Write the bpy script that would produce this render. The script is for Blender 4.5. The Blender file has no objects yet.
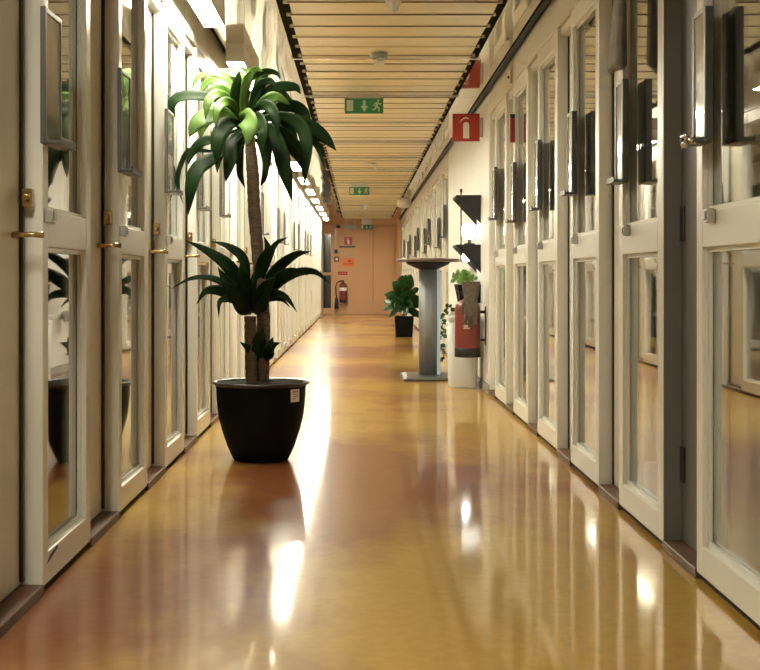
import bpy, bmesh, math, random
from mathutils import Vector, Matrix
random.seed(7)
S = bpy.context.scene
COL = S.collection
F = 1300.0            # focal length in px
H = 0.93              # camera height
VX, VY = 360.0, 278.0 # vanishing point
XL, XR = -0.93, 1.04  # wall planes
ZC = 2.43             # ceiling
YE = 33.1             # end wall
PI = math.pi

def X(px, Y): return (px - VX) * Y / F
def Z(py, Y): return H - (py - VY) * Y / F
def W(px, Y): return px * Y / F

# ------------------------------------------------------------------ materials
def nt(name):
    m = bpy.data.materials.new(name); m.use_nodes = True
    t = m.node_tree
    return m, t, t.nodes, t.links, t.nodes['Principled BSDF']

def mat(name, col, rough=0.5, metal=0.0, spec=0.5, var=0.0, vscale=8.0, bump=0.0, bscale=40.0, coat=0.0, stretch=(1, 1, 1)):
    m, t, N, L, b = nt(name)
    b.inputs['Base Color'].default_value = (*col, 1)
    b.inputs['Roughness'].default_value = rough
    b.inputs['Metallic'].default_value = metal
    b.inputs['Specular IOR Level'].default_value = spec
    b.inputs['Coat Weight'].default_value = coat
    tc = N.new('ShaderNodeTexCoord'); mp = N.new('ShaderNodeMapping')
    mp.inputs['Scale'].default_value = stretch
    L.new(tc.outputs['Object'], mp.inputs['Vector'])
    if var > 0:
        n = N.new('ShaderNodeTexNoise'); n.inputs['Scale'].default_value = vscale; n.inputs['Detail'].default_value = 4
        L.new(mp.outputs[0], n.inputs['Vector'])
        r = N.new('ShaderNodeValToRGB')
        r.color_ramp.elements[0].position = .3; r.color_ramp.elements[1].position = .7
        r.color_ramp.elements[0].color = (*[c * (1 - var) for c in col], 1)
        r.color_ramp.elements[1].color = (*[min(1, c * (1 + var * .5)) for c in col], 1)
        L.new(n.outputs['Fac'], r.inputs[0]); L.new(r.outputs[0], b.inputs['Base Color'])
    if bump > 0:
        n2 = N.new('ShaderNodeTexNoise'); n2.inputs['Scale'].default_value = bscale; n2.inputs['Detail'].default_value = 3
        L.new(mp.outputs[0], n2.inputs['Vector'])
        bp = N.new('ShaderNodeBump'); bp.inputs['Strength'].default_value = bump; bp.inputs['Distance'].default_value = .01
        L.new(n2.outputs['Fac'], bp.inputs['Height']); L.new(bp.outputs[0], b.inputs['Normal'])
    return m

def emis(name, col, strength):
    m, t, N, L, b = nt(name)
    b.inputs['Base Color'].default_value = (.8, .8, .8, 1)
    b.inputs['Emission Color'].default_value = (*col, 1)
    b.inputs['Emission Strength'].default_value = strength
    return m

def glass_mat():
    m = bpy.data.materials.new('pane_glass'); m.use_nodes = True
    N, L = m.node_tree.nodes, m.node_tree.links
    N.clear()
    out = N.new('ShaderNodeOutputMaterial')
    g = N.new('ShaderNodeNewGeometry')
    dot = N.new('ShaderNodeVectorMath'); dot.operation = 'DOT_PRODUCT'
    L.new(g.outputs['Normal'], dot.inputs[0]); L.new(g.outputs['Incoming'], dot.inputs[1])
    def mth(op, a, bb=None):
        q = N.new('ShaderNodeMath'); q.operation = op
        for i, v in enumerate((a, bb)):
            if v is None: continue
            if isinstance(v, (int, float)): q.inputs[i].default_value = v
            else: L.new(v, q.inputs[i])
        return q.outputs[0]
    c = mth('ABSOLUTE', dot.outputs['Value'])
    k = mth('POWER', mth('SUBTRACT', 1.0, c), 5.0)
    f1 = mth('ADD', mth('MULTIPLY', k, .96), .045)
    f = mth('DIVIDE', mth('MULTIPLY', f1, 2.0), mth('ADD', f1, 1.0))   # double glazing: two surfaces per sheet
    tr = N.new('ShaderNodeBsdfTransparent'); tr.inputs[0].default_value = (.93, .95, .93, 1)
    gl = N.new('ShaderNodeBsdfGlossy'); gl.inputs['Roughness'].default_value = .015
    gl.inputs[0].default_value = (1, 1, 1, 1)
    mx = N.new('ShaderNodeMixShader')
    L.new(f, mx.inputs[0]); L.new(tr.outputs[0], mx.inputs[1]); L.new(gl.outputs[0], mx.inputs[2])
    L.new(mx.outputs[0], out.inputs[0])
    return m

def floor_mat():
    m, t, N, L, b = nt('polished_linoleum')
    tc = N.new('ShaderNodeTexCoord')
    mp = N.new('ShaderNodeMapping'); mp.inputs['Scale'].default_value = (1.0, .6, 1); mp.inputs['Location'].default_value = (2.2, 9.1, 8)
    L.new(tc.outputs['Object'], mp.inputs[0])
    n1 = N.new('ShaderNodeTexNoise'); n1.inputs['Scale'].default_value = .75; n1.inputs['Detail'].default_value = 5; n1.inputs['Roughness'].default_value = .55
    n2 = N.new('ShaderNodeTexNoise'); n2.inputs['Scale'].default_value = 26; n2.inputs['Detail'].default_value = 6
    L.new(mp.outputs[0], n1.inputs[0]); L.new(tc.outputs['Object'], n2.inputs[0])
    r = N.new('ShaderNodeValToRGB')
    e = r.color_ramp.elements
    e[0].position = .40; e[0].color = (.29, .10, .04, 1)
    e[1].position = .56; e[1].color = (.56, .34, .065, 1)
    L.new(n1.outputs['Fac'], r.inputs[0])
    mx = N.new('ShaderNodeMix'); mx.data_type = 'RGBA'; mx.blend_type = 'MULTIPLY'; mx.inputs[0].default_value = .35
    L.new(r.outputs[0], mx.inputs[6]); L.new(n2.outputs['Fac'], mx.inputs[7])
    L.new(mx.outputs[2], b.inputs['Base Color'])
    # waxed surface: a clear gloss over a broader sheen
    b.inputs['Roughness'].default_value = .075
    b.inputs['IOR'].default_value = 2.1; b.inputs['Specular Tint'].default_value = (1.0, .88, .62, 1)
    b2 = N.new('ShaderNodeBsdfPrincipled')
    L.new(mx.outputs[2], b2.inputs['Base Color'])
    b2.inputs['Roughness'].default_value = .31; b2.inputs['Specular IOR Level'].default_value = .5
    ms = N.new('ShaderNodeMixShader'); ms.inputs[0].default_value = .33
    L.new(b.outputs[0], ms.inputs[1]); L.new(b2.outputs[0], ms.inputs[2])
    L.new(ms.outputs[0], N['Material Output'].inputs[0])
    return m

def metal_sheet():
    m, t, N, L, b = nt('polished_ceiling_sheet')
    b.inputs['Base Color'].default_value = (.72, .67, .56, 1); b.inputs['Metallic'].default_value = .9
    b.inputs['Roughness'].default_value = .06
    tc = N.new('ShaderNodeTexCoord'); mp = N.new('ShaderNodeMapping'); mp.inputs['Scale'].default_value = (3.0, .45, 1)
    L.new(tc.outputs['Object'], mp.inputs[0])
    n = N.new('ShaderNodeTexNoise'); n.inputs['Scale'].default_value = 2.0; n.inputs['Detail'].default_value = 0.0
    L.new(mp.outputs[0], n.inputs[0])
    bp = N.new('ShaderNodeBump'); bp.inputs['Strength'].default_value = .11; bp.inputs['Distance'].default_value = .06
    L.new(n.outputs['Fac'], bp.inputs['Height']); L.new(bp.outputs[0], b.inputs['Normal'])
    return m

M = dict(
    paint=mat('cream_paint', (.74, .725, .66), .26, var=.03, vscale=1.5),
    header=mat('cream_panel', (.66, .61, .51), .38, var=.05, vscale=2),
    white=mat('white_wall_paint', (.80, .80, .77), .5, var=.04, vscale=3, bump=.05, bscale=60),
    office=mat('office_wall', (.50, .50, .50), .7, var=.06, vscale=2),
    door=mat('cream_door_laminate', (.74, .69, .57), .32, var=.06, vscale=2.5),
    greydoor=mat('grey_door_laminate', (.15, .145, .135), .4, var=.06, vscale=2.5),
    peach=mat('peach_wall', (.55, .315, .17), .55, var=.06, vscale=1.5),
    slat=mat('ceiling_slat_paint', (.87, .79, .55), .33, var=.09, vscale=2.2, stretch=(.6, 3, 1)),
    slatgrey=mat('ceiling_slat_grey', (.76, .70, .55), .3, var=.08, vscale=2.2, stretch=(.6, 3, 1)),
    slatbar=mat('slat_bar', (.26, .21, .13), .3, .6),
    chromebar=mat('slat_chrome_bar', (.85, .83, .78), .15, 1.0),
    black=mat('black_metal', (.010, .010, .011), .6, var=.2),
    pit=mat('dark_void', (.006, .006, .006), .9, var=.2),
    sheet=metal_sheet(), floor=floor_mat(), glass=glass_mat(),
    wood=mat('brown_threshold_wood', (.13, .06, .03), .5, var=.35, vscale=10, stretch=(4, .5, 1)),
    steel=mat('brushed_steel', (.55, .54, .51), .35, .7, var=.1, vscale=20),
    coldlight=mat('painted_cold_light', (.5, .68, .95), .3, var=.05),  # cold light on the column's edge, put into the colour
    chrome=mat('chrome', (.82, .81, .79), .12, 1.0, var=.03),
    alu=mat('grey_aluminium', (.22, .225, .23), .5, .35, var=.08, vscale=12, stretch=(10, 10, .6)),
    holder=mat('holder_grey', (.12, .117, .11), .35, .5, var=.1),
    holderface=mat('holder_clear_face', (.34, .33, .30), .12, .0, var=.12, vscale=14, coat=.5),
    paper=mat('paper', (.78, .76, .70), .6, var=.05),
    brass=mat('brass', (.50, .37, .19), .25, 1.0, var=.08),
    bronze=mat('dark_bronze_rod', (.06, .045, .03), .35, .7, var=.15),
    hinge=mat('dark_hinge', (.05, .05, .05), .4, .7, var=.15),
    pot=mat('black_glazed_pot', (.006, .006, .006), .6, var=.2, spec=.08),
    rimm=mat('pot_rim_glaze', (.03, .025, .022), .3, var=.2),
    soil=mat('potting_soil', (.02, .014, .009), .95, var=.5, vscale=60, bump=1, bscale=80),
    bark=mat('dracaena_bark', (.13, .085, .05), .8, var=.45, vscale=25, bump=.6, bscale=50, stretch=(1, 1, 5)),
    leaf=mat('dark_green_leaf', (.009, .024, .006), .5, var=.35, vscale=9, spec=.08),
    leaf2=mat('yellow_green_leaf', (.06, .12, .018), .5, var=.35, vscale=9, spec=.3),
    figleaf=mat('glossy_green_leaf', (.014, .06, .011), .36, var=.3, vscale=9),
    ivy=mat('bright_green_leaf', (.16, .30, .05), .4, var=.3, vscale=12),
    top=mat('brown_table_laminate', (.11, .06, .035), .35, var=.3, vscale=12, stretch=(1, 8, 1)),
    binp=mat('pale_grey_plastic', (.62, .62, .60), .4, var=.05),
    red=mat('extinguisher_red', (.17, .03, .02), .42, var=.1),
    signred=mat('sign_red', (.36, .022, .018), .4, var=.06),
    signgreen=mat('sign_green', (.015, .17, .055), .4, var=.06),
    signwhite=mat('sign_white', (.82, .82, .76), .45, var=.03),
    signpale=mat('sign_pale', (.52, .55, .46), .45, var=.03),
    signgrey=mat('sign_grey', (.33, .33, .30), .45, var=.06),
    glove=mat('worn_work_glove', (.12, .098, .075), .9, var=.3, vscale=30, bump=.5, bscale=120),
    cloth=mat('grey_cloth', (.30, .285, .26), .85, var=.2, vscale=20, bump=.4, bscale=90),
    orange=mat('orange_poster', (.80, .20, .06), .6, var=.05),
    darkred=mat('dark_red_sticker', (.30, .02, .02), .5, var=.1),
    darkglass=mat('dark_door_glass', (.015, .016, .02), .08, var=.2, coat=.5),
    opal=emis('opal_lamp', (1.0, .94, .74), 105.0),
    wallglow=emis('wall_glow_globe', (.95, .97, .95), 2.5),
    tubebulb=emis('under_shelf_bulb', (.92, .97, 1.0), 16.0),
    white_plastic=mat('white_plastic', (.78, .77, .72), .4, var=.03),
    tealbar=mat('dark_teal_bar', (.02, .05, .05), .4, var=.1),
)

# ------------------------------------------------------------------ mesh helpers
class MB:
    def __init__(s): s.bm = bmesh.new(); s.mats = []; s.cur = 0
    def use(s, m):
        m = M[m] if isinstance(m, str) else m
        if m not in s.mats: s.mats.append(m)
        s.cur = s.mats.index(m); return s
    def face(s, vs, smooth=False):
        try: f = s.bm.faces.new(vs)
        except ValueError: return
        f.material_index = s.cur; f.smooth = smooth
    def box(s, x0, x1, y0, y1, z0, z1):
        x0, x1 = sorted((x0, x1)); y0, y1 = sorted((y0, y1)); z0, z1 = sorted((z0, z1))
        v = [s.bm.verts.new(p) for p in ((x0,y0,z0),(x1,y0,z0),(x1,y1,z0),(x0,y1,z0),(x0,y0,z1),(x1,y0,z1),(x1,y1,z1),(x0,y1,z1))]
        for q in ((0,3,2,1),(4,5,6,7),(0,1,5,4),(1,2,6,5),(2,3,7,6),(3,0,4,7)): s.face([v[i] for i in q])
        return s
    def rings(s, rings, smooth=True, cap=True):
        R = [[s.bm.verts.new(p) for p in r] for r in rings]
        n = len(R[0])
        for a, b in zip(R, R[1:]):
            for i in range(n): s.face([a[i], a[(i+1) % n], b[(i+1) % n], b[i]], smooth)
        if cap:
            s.face(list(reversed(R[0]))); s.face(R[-1])
        return s
    def lathe(s, prof, c=(0, 0, 0), n=32, cap=True, smooth=True, sx=1, sy=1):
        return s.rings([[(c[0]+r*sx*math.cos(2*PI*i/n), c[1]+r*sy*math.sin(2*PI*i/n), c[2]+z) for i in range(n)] for r, z in prof], smooth, cap)
    def tube(s, pts, r, n=10, smooth=True):
        pts = [Vector(p) for p in pts]
        rr = r if isinstance(r, (list, tuple)) else [r]*len(pts)
        ring = []; up = Vector((.13, .2, .97))
        for i, p in enumerate(pts):
            t = (pts[min(i+1, len(pts)-1)] - pts[max(i-1, 0)]).normalized()
            a = t.cross(up)
            if a.length < .1: a = t.cross(Vector((1, 0, 0)))
            a.normalize(); b = t.cross(a).normalized()
            ring.append([p + a*rr[i]*math.cos(2*PI*k/n) + b*rr[i]*math.sin(2*PI*k/n) for k in range(n)])
        return s.rings(ring, smooth)
    def prism(s, poly, axis, a, b):
        """poly of 2-D points extruded along axis from a to b"""
        def P(u, v, w): return {'y': (u, w, v), 'x': (w, u, v), 'z': (u, v, w)}[axis]
        A = [s.bm.verts.new(P(u, v, a)) for u, v in poly]; B = [s.bm.verts.new(P(u, v, b)) for u, v in poly]
        n = len(A)
        for i in range(n): s.face([A[i], A[(i+1) % n], B[(i+1) % n], B[i]])
        s.face(list(reversed(A))); s.face(B); return s
    def build(s, name, m=None, parent=None, bevel=0, seg=2, subsurf=0, solid=0):
        if m: 
            mm = M[m] if isinstance(m, str) else m
            if not s.mats: s.mats.append(mm)
        me = bpy.data.meshes.new(name)
        bmesh.ops.recalc_face_normals(s.bm, faces=s.bm.faces)
        s.bm.to_mesh(me); s.bm.free()
        for q in s.mats: me.materials.append(q)
        o = bpy.data.objects.new(name, me); COL.objects.link(o)
        if parent: o.parent = parent
        if solid:
            k = o.modifiers.new('solid', 'SOLIDIFY'); k.thickness = solid; k.offset = 0
        if bevel:
            k = o.modifiers.new('bevel', 'BEVEL'); k.width = bevel; k.segments = seg; k.limit_method = 'ANGLE'; k.angle_limit = .6
        if subsurf:
            k = o.modifiers.new('sub', 'SUBSURF'); k.levels = subsurf; k.render_levels = subsurf
        return o

def tag(o, label, cat, group=None):
    o['label'] = label; o['category'] = cat
    if group: o['group'] = group
    return o
def thing(name, loc, label, cat, group=None, rz=0):
    o = bpy.data.objects.new(name, None); COL.objects.link(o); o.location = loc; o.rotation_euler = (0, 0, rz)
    o.empty_display_size = .1
    return tag(o, label, cat, group)
def struct(o):
    o['kind'] = 'structure'; return o
def copy_tree(o, parent=None):
    c = o.copy(); COL.objects.link(c)
    if parent: c.parent = parent
    for ch in [q for q in bpy.data.objects if q.parent == o]: copy_tree(ch, c)
    return c

# ------------------------------------------------------------------ camera
cam = bpy.data.cameras.new('camera'); co = bpy.data.objects.new('camera', cam); COL.objects.link(co)
co.location = (0, 0, H); co.rotation_euler = (PI/2, 0, 0)
cam.sensor_fit = 'HORIZONTAL'; cam.sensor_width = 36; cam.lens = 36*F/760
cam.shift_x = (380-VX)/760; cam.shift_y = -(335-VY)/760
cam.clip_start = .05; cam.clip_end = 200
S.camera = co

# ------------------------------------------------------------------ shell
OD = 2.6   # office depth behind the glass
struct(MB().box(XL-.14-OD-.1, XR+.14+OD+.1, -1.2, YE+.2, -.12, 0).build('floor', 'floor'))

# ceiling: painted slats between two black slots
y = 1.0; k = 0
b = MB()
P0 = 7.09 - 18*.342
slats = MB()
while True:
    y0 = P0 + k*.342
    if y0 > YE - .35: break
    slats.use('slat' if (k*7) % 11 not in (2, 3, 9) else 'slatgrey')
    tl = random.uniform(-.005, .005)
    dz = random.uniform(0, .004)
    jl, jr = random.uniform(0, .010), random.uniform(0, .010)
    # shallow tray profile: turned-up edges
    slats.prism([(y0+.006, ZC+.03), (y0+.006, ZC+.004+dz), (y0+.014, ZC+dz+.005+tl), (y0+.322, ZC+dz+.005-tl), (y0+.330, ZC+.004+dz), (y0+.330, ZC+.03)], 'x', -.397+jl, .761-jr)
    slats.use('chromebar' if k % 5 == 2 else 'slatbar')
    slats.box(-.398, .762, y0-.004, y0+.003, ZC+.001, ZC+.028)
    k += 1
slats.use('slat').box(-.397, .761, y0, YE-.162, ZC, ZC+.03)
struct(slats.build('ceiling'))
# cross bars bridging the slots
b = MB()
for yb in (8.82, 10.65, 12.5, 14.3, 16.1, 17.9, 20.4, 21.5, 23.3, 25.1, 26.9, 28.7, 30.5):
    b.use('chromebar' if abs(yb-8.82) < .1 else 'steel').box(-.465, .81, yb-.018, yb+.018, ZC-.016, ZC-.003)
struct(b.build('trim_1'))
# slots (dark void above) and the structural slab that closes the space
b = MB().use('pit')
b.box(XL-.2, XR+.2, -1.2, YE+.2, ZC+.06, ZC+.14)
struct(b.build('ceiling_slab'))
# clips along the slots
b = MB().use('slat')
yy = 1.0
while yy < YE:
    b.box(-.425, -.392, yy, yy+.012, ZC+.012, ZC+.03); b.box(.757, .785, yy, yy+.012, ZC+.012, ZC+.03); yy += .342
struct(b.build('trim_2'))
# polished metal sheets either side
b = MB().use('sheet')
yy = -1.2
while yy < YE-.1:
    y1 = min(yy+2.4, YE); b.box(-.455, XL+.05, yy+.003, y1-.003, ZC, ZC+.02); yy += 2.4
struct(b.build('ceiling_left'))
b = MB().use('sheet')
yy = -1.2
while yy < YE-.1:
    y1 = min(yy+2.4, YE); b.box(.80, XR-.062, yy+.003, y1-.003, ZC, ZC+.02); yy += 2.4
struct(b.build('ceiling_right'))
# black pipe in the gap at the top of the right wall
b = MB().use('black').tube([(XR-.026, -1.1, ZC+.004), (XR-.026, YE-.02, ZC+.004)], .020, 10)
struct(b.build('trim_3'))

HEAD = 2.25
LT = .062     # depth of the recesses
LL, LREC = .68, .52
RL, RREC = .76, .44
left_F = [3.81 + 1.2*i for i in range(-3, 23)]      # near edge of each glazed leaf, left
left_F = [f for f in left_F if f + LL < YE - .1]
right_F = [4.02 + 1.2*i for i in range(-2, 24)]     # far edge of each glazed leaf, right
right_F = [f for f in right_F if f < YE - .1 and not (10.4 < f < 15.0)]
# plain white part of the right wall
PW0, PW1 = 10.46, 14.44

def header(side, xw, spans, name):
    s = -1 if side == 'left' else 1
    b = MB()
    for a, c, m in spans:
        b.use(m).box(xw, xw + s*.12, a+.002, c-.002, HEAD, ZC+.05)
    return struct(b.build(name, bevel=.003, seg=1))
sp = [(-1.2, left_F[0]-LREC, 'header')]
for f in left_F: sp.append((f-LREC, f+LL, 'header'))
sp.append((left_F[-1]+LL, YE, 'header'))
header('left', XL, sp, 'wall_left')
# end pieces of the left wall
struct(MB().use('paint').box(XL, XL-.12, -1.2, left_F[0]-LREC-.002, 0, HEAD).box(XL, XL-.12, left_F[-1]+LL+.003, YE, 0, HEAD).build('wall_left_pier'))
sp = [(-1.2, right_F[0]-RL, 'header')]
for f in right_F: sp.append((f-RL, f+RREC if f+RREC < PW0 or f > PW1 else PW0, 'header'))
sp.append((right_F[-1]+RREC, YE, 'header'))
header('right', XR, [q for q in sp if q[1]-q[0] > .02], 'wall_right')
nr = [f for f in right_F if f > PW1][0]
struct(MB().use('white').box(XR, XR+.14, PW0, nr-RL-.002, 0, ZC+.05).build('wall_right_plain'))
struct(MB().use('paint').box(XR, XR+.12, -1.2, right_F[0]-RL-.002, 0, HEAD).box(XR, XR+.12, right_F[-1]+RREC+.002, YE, 0, HEAD).build('wall_right_pier'))
# baseboard on the plain part
struct(MB().use('signgrey').box(XR-.012, XR, PW0, nr-RL-.002, 0, .07).build('baseboard_right_plain'))

def leaf_frame(s, L, near, far):
    """glazed leaf: wall face at x=0, body towards x=s*LT, y 0..L"""
    b = MB().use('paint')
    z0, z1 = .022, HEAD-.004
    t0, t1 = 0, s*LT
    b.box(t0, t1, .002, near, z0, z1); b.box(t0, t1, L-far, L-.002, z0, z1)
    b.box(t0, t1, near, L-far, z0, .115); b.box(t0, t1, near, L-far, 1.022, 1.132); b.box(t0, t1, near, L-far, 2.155, z1)
    fr = b.build('window', bevel=.004)
    # glazing beads
    b = MB().use('paint')
    for za, zb in ((.115, 1.022), (1.132, 2.155)):
        x0, x1 = s*.016, s*.028
        b.box(x0, x1, near, near+.014, za, zb); b.box(x0, x1, L-far-.014, L-far, za, zb)
        b.box(x0, x1, near, L-far, za, za+.014); b.box(x0, x1, near, L-far, zb-.014, zb)
    b.build('glazing_bead', parent=fr)
    MB().box(s*.030, s*.036, near-.004, L-far+.004, .111, 1.026).build('lower_pane', 'glass', fr)
    MB().box(s*.030, s*.036, near-.004, L-far+.004, 1.128, 2.159).build('upper_pane', 'glass', fr)
    yk = near*.55 if s < 0 else L-.20
    o = MB().use('steel').box(-s*.001, -s*.026, yk-.021, yk+.021, 1.092, 1.134).box(-s*.026, -s*.032, yk-.012, yk+.012, 1.10, 1.126).build('latch', parent=fr, bevel=.003)
    return fr

def door_panel(s, w, dark=False):
    """recessed door: face at x=s*LT, y 0..w (local), with its fittings at the far edge"""
    b = MB().use('greydoor' if dark else 'door')
    b.box(s*LT, s*(LT+.04), .002, w-.002, .034, HEAD-.05)
    b.use('paint').box(s*.02, s*(LT+.04), .002, w-.002, HEAD-.048, HEAD-.002)
    d = b.build('door', bevel=.002, seg=1)
    if s < 0:
        MB().use('bronze').box(s*(LT-.001), s*(LT-.012), w-.030, w-.012, .045, HEAD-.06).build('lock_rod', parent=d, bevel=.002)
        q = MB().use('brass').box(s*(LT-.012), s*(LT-.040), w-.045, w-.006, 1.135, 1.19).tube([(s*(LT-.026), w-.046, 1.163), (s*(LT-.026), w-.062, 1.163)], .011, 12)
        q.build('lock_cylinder', parent=d, bevel=.004)
        q = MB().use('brass').tube([(s*(LT-.006), w-.018, 1.052), (s*(LT-.006), w-.11, 1.052)], .008, 10)
        q.tube([(s*(LT-.003), w-.11, 1.052), (s*(LT-.02), w-.113, 1.052), (s*(LT-.055), w-.112, 1.054), (s*(LT-.092), w-.108, 1.052)], [.009, .008, .0075, .009], 10)
        q.build('handle', parent=d)
    else:
        MB().use('pit').box(s*(LT-.0005), s*(LT-.006), w-.022 if not dark else .14, w-.008 if not dark else .20, .034, HEAD-.05).build('gap_seal', parent=d)
        for zc in (.295, 1.115, 1.95) if dark else ():
            MB().use('hinge').box(s*(LT-.001), s*(LT-.008), w-.060, w-.010, zc-.06, zc+.06).build('hinge', parent=d, bevel=.003)
    if dark: MB().use('greydoor').box(s*.001, s*(LT-.001), w-.007, w-.0005, .033, HEAD-.05).build('jamb', parent=d)
    return d

lw = leaf_frame(-1, LL, .07, .075); rw = leaf_frame(1, RL, .085, .07)
ld = door_panel(-1, LREC); rd = door_panel(1, RREC); rdd = door_panel(1, RREC, True)
used = set(); wn = dn = 0
def put(proto, loc, base, n):
    o = proto if proto.name not in used else copy_tree(proto)
    if o is proto: used.add('%s' % proto.name)
    o.location = loc; return o
placed = {}
def place(proto, key, loc):
    if key not in placed: placed[key] = 1; o = proto
    else: o = copy_tree(proto)
    o.location = loc; return struct(o)
winL, winR, doorsL, doorsR = [], [], [], []
for f in left_F:
    winL.append(place(lw, 'lw', (XL, f, 0))); doorsL.append(place(ld, 'ld', (XL, f-LREC, 0)))
for i, f in enumerate(right_F):
    winR.append(place(rw, 'rw', (XR, f-RL, 0)))
    if f + RREC <= PW0 + .01 or f > PW1:
        if i in (2,): doorsR.append(place(rdd, 'rdd', (XR, f, 0)))
        else: doorsR.append(place(rd, 'rd', (XR, f, 0)))
for i, o in enumerate(winL + winR): o.name = 'window_%d' % (i+1)
for i, o in enumerate(doorsL + doorsR): o.name = 'door_%d' % (i+1)

# thresholds and the dark shadow strip at the foot of the leaves
def base(side, xw, name):
    s = -1 if side == 'left' else 1
    b = MB()
    if side == 'left':
        rec = [(f-LREC, f) for f in left_F]; lv = [(f, f+LL) for f in left_F]
    else:
        rec = [(f, f+RREC) for f in right_F if f+RREC <= PW0+.01 or f > PW1]; lv = [(f-RL, f) for f in right_F]
    b.use('wood')
    for a, c in rec: b.box(xw - s*.004, xw + s*(LT+.04), a+.001, c-.001, 0, .032)
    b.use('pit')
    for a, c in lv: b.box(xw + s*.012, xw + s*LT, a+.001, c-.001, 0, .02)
    return struct(b.build(name, bevel=.002, seg=1))
base('left', XL, 'baseboard_left'); base('right', XR, 'baseboard_right')

# rooms behind the glass
b = MB().use('office')
b.box(XL-.14-OD-.1, XL-.14-OD, -1.2, YE+.2, 0, ZC+.1)
struct(b.build('wall_office_left'))
struct(MB().use('office').box(XR+.14+OD, XR+.14+OD+.1, -1.2, YE+.2, 0, ZC+.1).build('wall_office_right'))
b = MB().use('office')
for i, f in enumerate(left_F):
    if i % 2 == 0: b.box(XL-.112, XL-.14-OD, f-.28, f-.20, 0, ZC+.05)
struct(b.build('wall_partition_left'))
b = MB().use('office')
for i, f in enumerate(right_F):
    if i % 2 == 0 and not (9.9 < f < 15): b.box(XR+.112, XR+.14+OD, f+.18, f+.26, 0, ZC+.05)
struct(b.build('wall_partition_right'))
b = MB().use('office').box(XL-.13, XL-.14-OD, -1.2, YE+.2, ZC+.02, ZC+.05)
struct(b.build('ceiling_office_left'))
b = MB().use('office').box(XR+.15, XR+.14+OD, -1.2, YE+.2, ZC+.02, ZC+.05)
struct(b.build('ceiling_office_right'))
struct(MB().use('office').box(XL-.14-OD, XR+.14+OD, -1.3, -1.2, 0, ZC+.1).build('wall_rear'))
struct(MB().use('peach').box(XL-.14-OD, XR+.14+OD, YE, YE+.12, 0, ZC+.1).build('wall_end'))
struct(MB().use('peach').box(-.60, XR, YE-.012, YE, 0, .08).build('baseboard_end', bevel=.003))

# soffit over the end wall and the pilaster beside its door
struct(MB().use('peach').box(XL+.002, XR-.002, YE-.16, YE, Z(224.3, YE), ZC+.02).build('trim_4', bevel=.004))
struct(MB().use('peach').box(X(397, YE), XR, YE-.20, YE-.161, 0, ZC-.002).box(X(397, YE), XR, YE-.161, YE, 0, Z(224.3, YE)-.002).build('trim_5', bevel=.004))
# ------------------------------------------------------------------ strip lamps on the left
ORD = ['first', 'second', 'third', 'fourth', 'fifth', 'sixth', 'seventh', 'eighth', 'ninth', 'tenth', 'eleventh', 'twelfth', 'thirteenth', 'fourteenth', 'fifteenth', 'sixteenth', 'seventeenth', 'eighteenth', 'nineteenth', 'twentieth']
lamp = thing('strip_lamp', (-.80, 7.15, ZC-.02), '', 'lamp', 'strip lamps along the left wall')
b = MB().use('header').box(-.0575, .0575, -1.25, 0, -.085, .018)
b.box(-.0575, -.0535, -1.25, 0, -.101, -.085).box(.0535, .0575, -1.25, 0, -.101, -.085).box(-.0535, .0535, -1.25, -1.246, -.101, -.085).box(-.0535, .0535, -.004, 0, -.101, -.085)
b.build('housing', parent=lamp)
MB().use('opal').box(-.053, .053, -1.2455, -.0045, -.099, -.086).build('diffuser', parent=lamp)
n = 0
for i in range(11):
    yf = 7.15 + 2.4*i
    o = lamp if i == 0 else copy_tree(lamp)
    o.location = (-.80, yf, ZC-.02)
    o['label'] = ('glowing white strip lamp at the top left, nearest to the camera, above the tall plant' if i == 0 else
                  'glowing strip lamp under the left ceiling, %s in its row from the front' % ORD[i] if i < 10 else
                  'glowing strip lamp under the left ceiling, last of the row, beside the end wall')

for k in (2,):   # the same row goes on over the camera; the lamp between is missing
    o = copy_tree(lamp); o.location = (-.80, 7.15-2.4*k, ZC-.02)
    o['label'] = 'strip lamp of the left row, overhead outside the picture'
# ------------------------------------------------------------------ exit signs
def runner(b, cx, cz, h, y, t=.002):
    def seg(p, q, w):
        p = Vector(p); q = Vector(q); d = (q-p).normalized(); n = Vector((-d.y, d.x))*w/2
        b.prism([tuple(p+n), tuple(p-n), tuple(q-n), tuple(q+n)], 'y', y-t, y)
    u = h
    T = lambda a, c: (cx+a*u, cz+c*u)
    b.prism([T(.06+.09*math.cos(k*PI/4), .40+.09*math.sin(k*PI/4)) for k in range(8)], 'y', y-t, y)
    seg(T(.0, .28), T(-.1, -.04), .17*u)
    seg(T(0, .26), T(.2, .10), .09*u); seg(T(.2, .10), T(.3, .2), .08*u)
    seg(T(-.02, .25), T(-.24, .16), .09*u); seg(T(-.24, .16), T(-.3, -.02), .08*u)
    seg(T(-.08, -.04), T(.12, -.18), .12*u); seg(T(.12, -.18), T(.1, -.46), .10*u)
    seg(T(-.1, -.04), T(-.2, -.28), .12*u); seg(T(-.2, -.28), T(-.42, -.32), .10*u)
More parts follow.
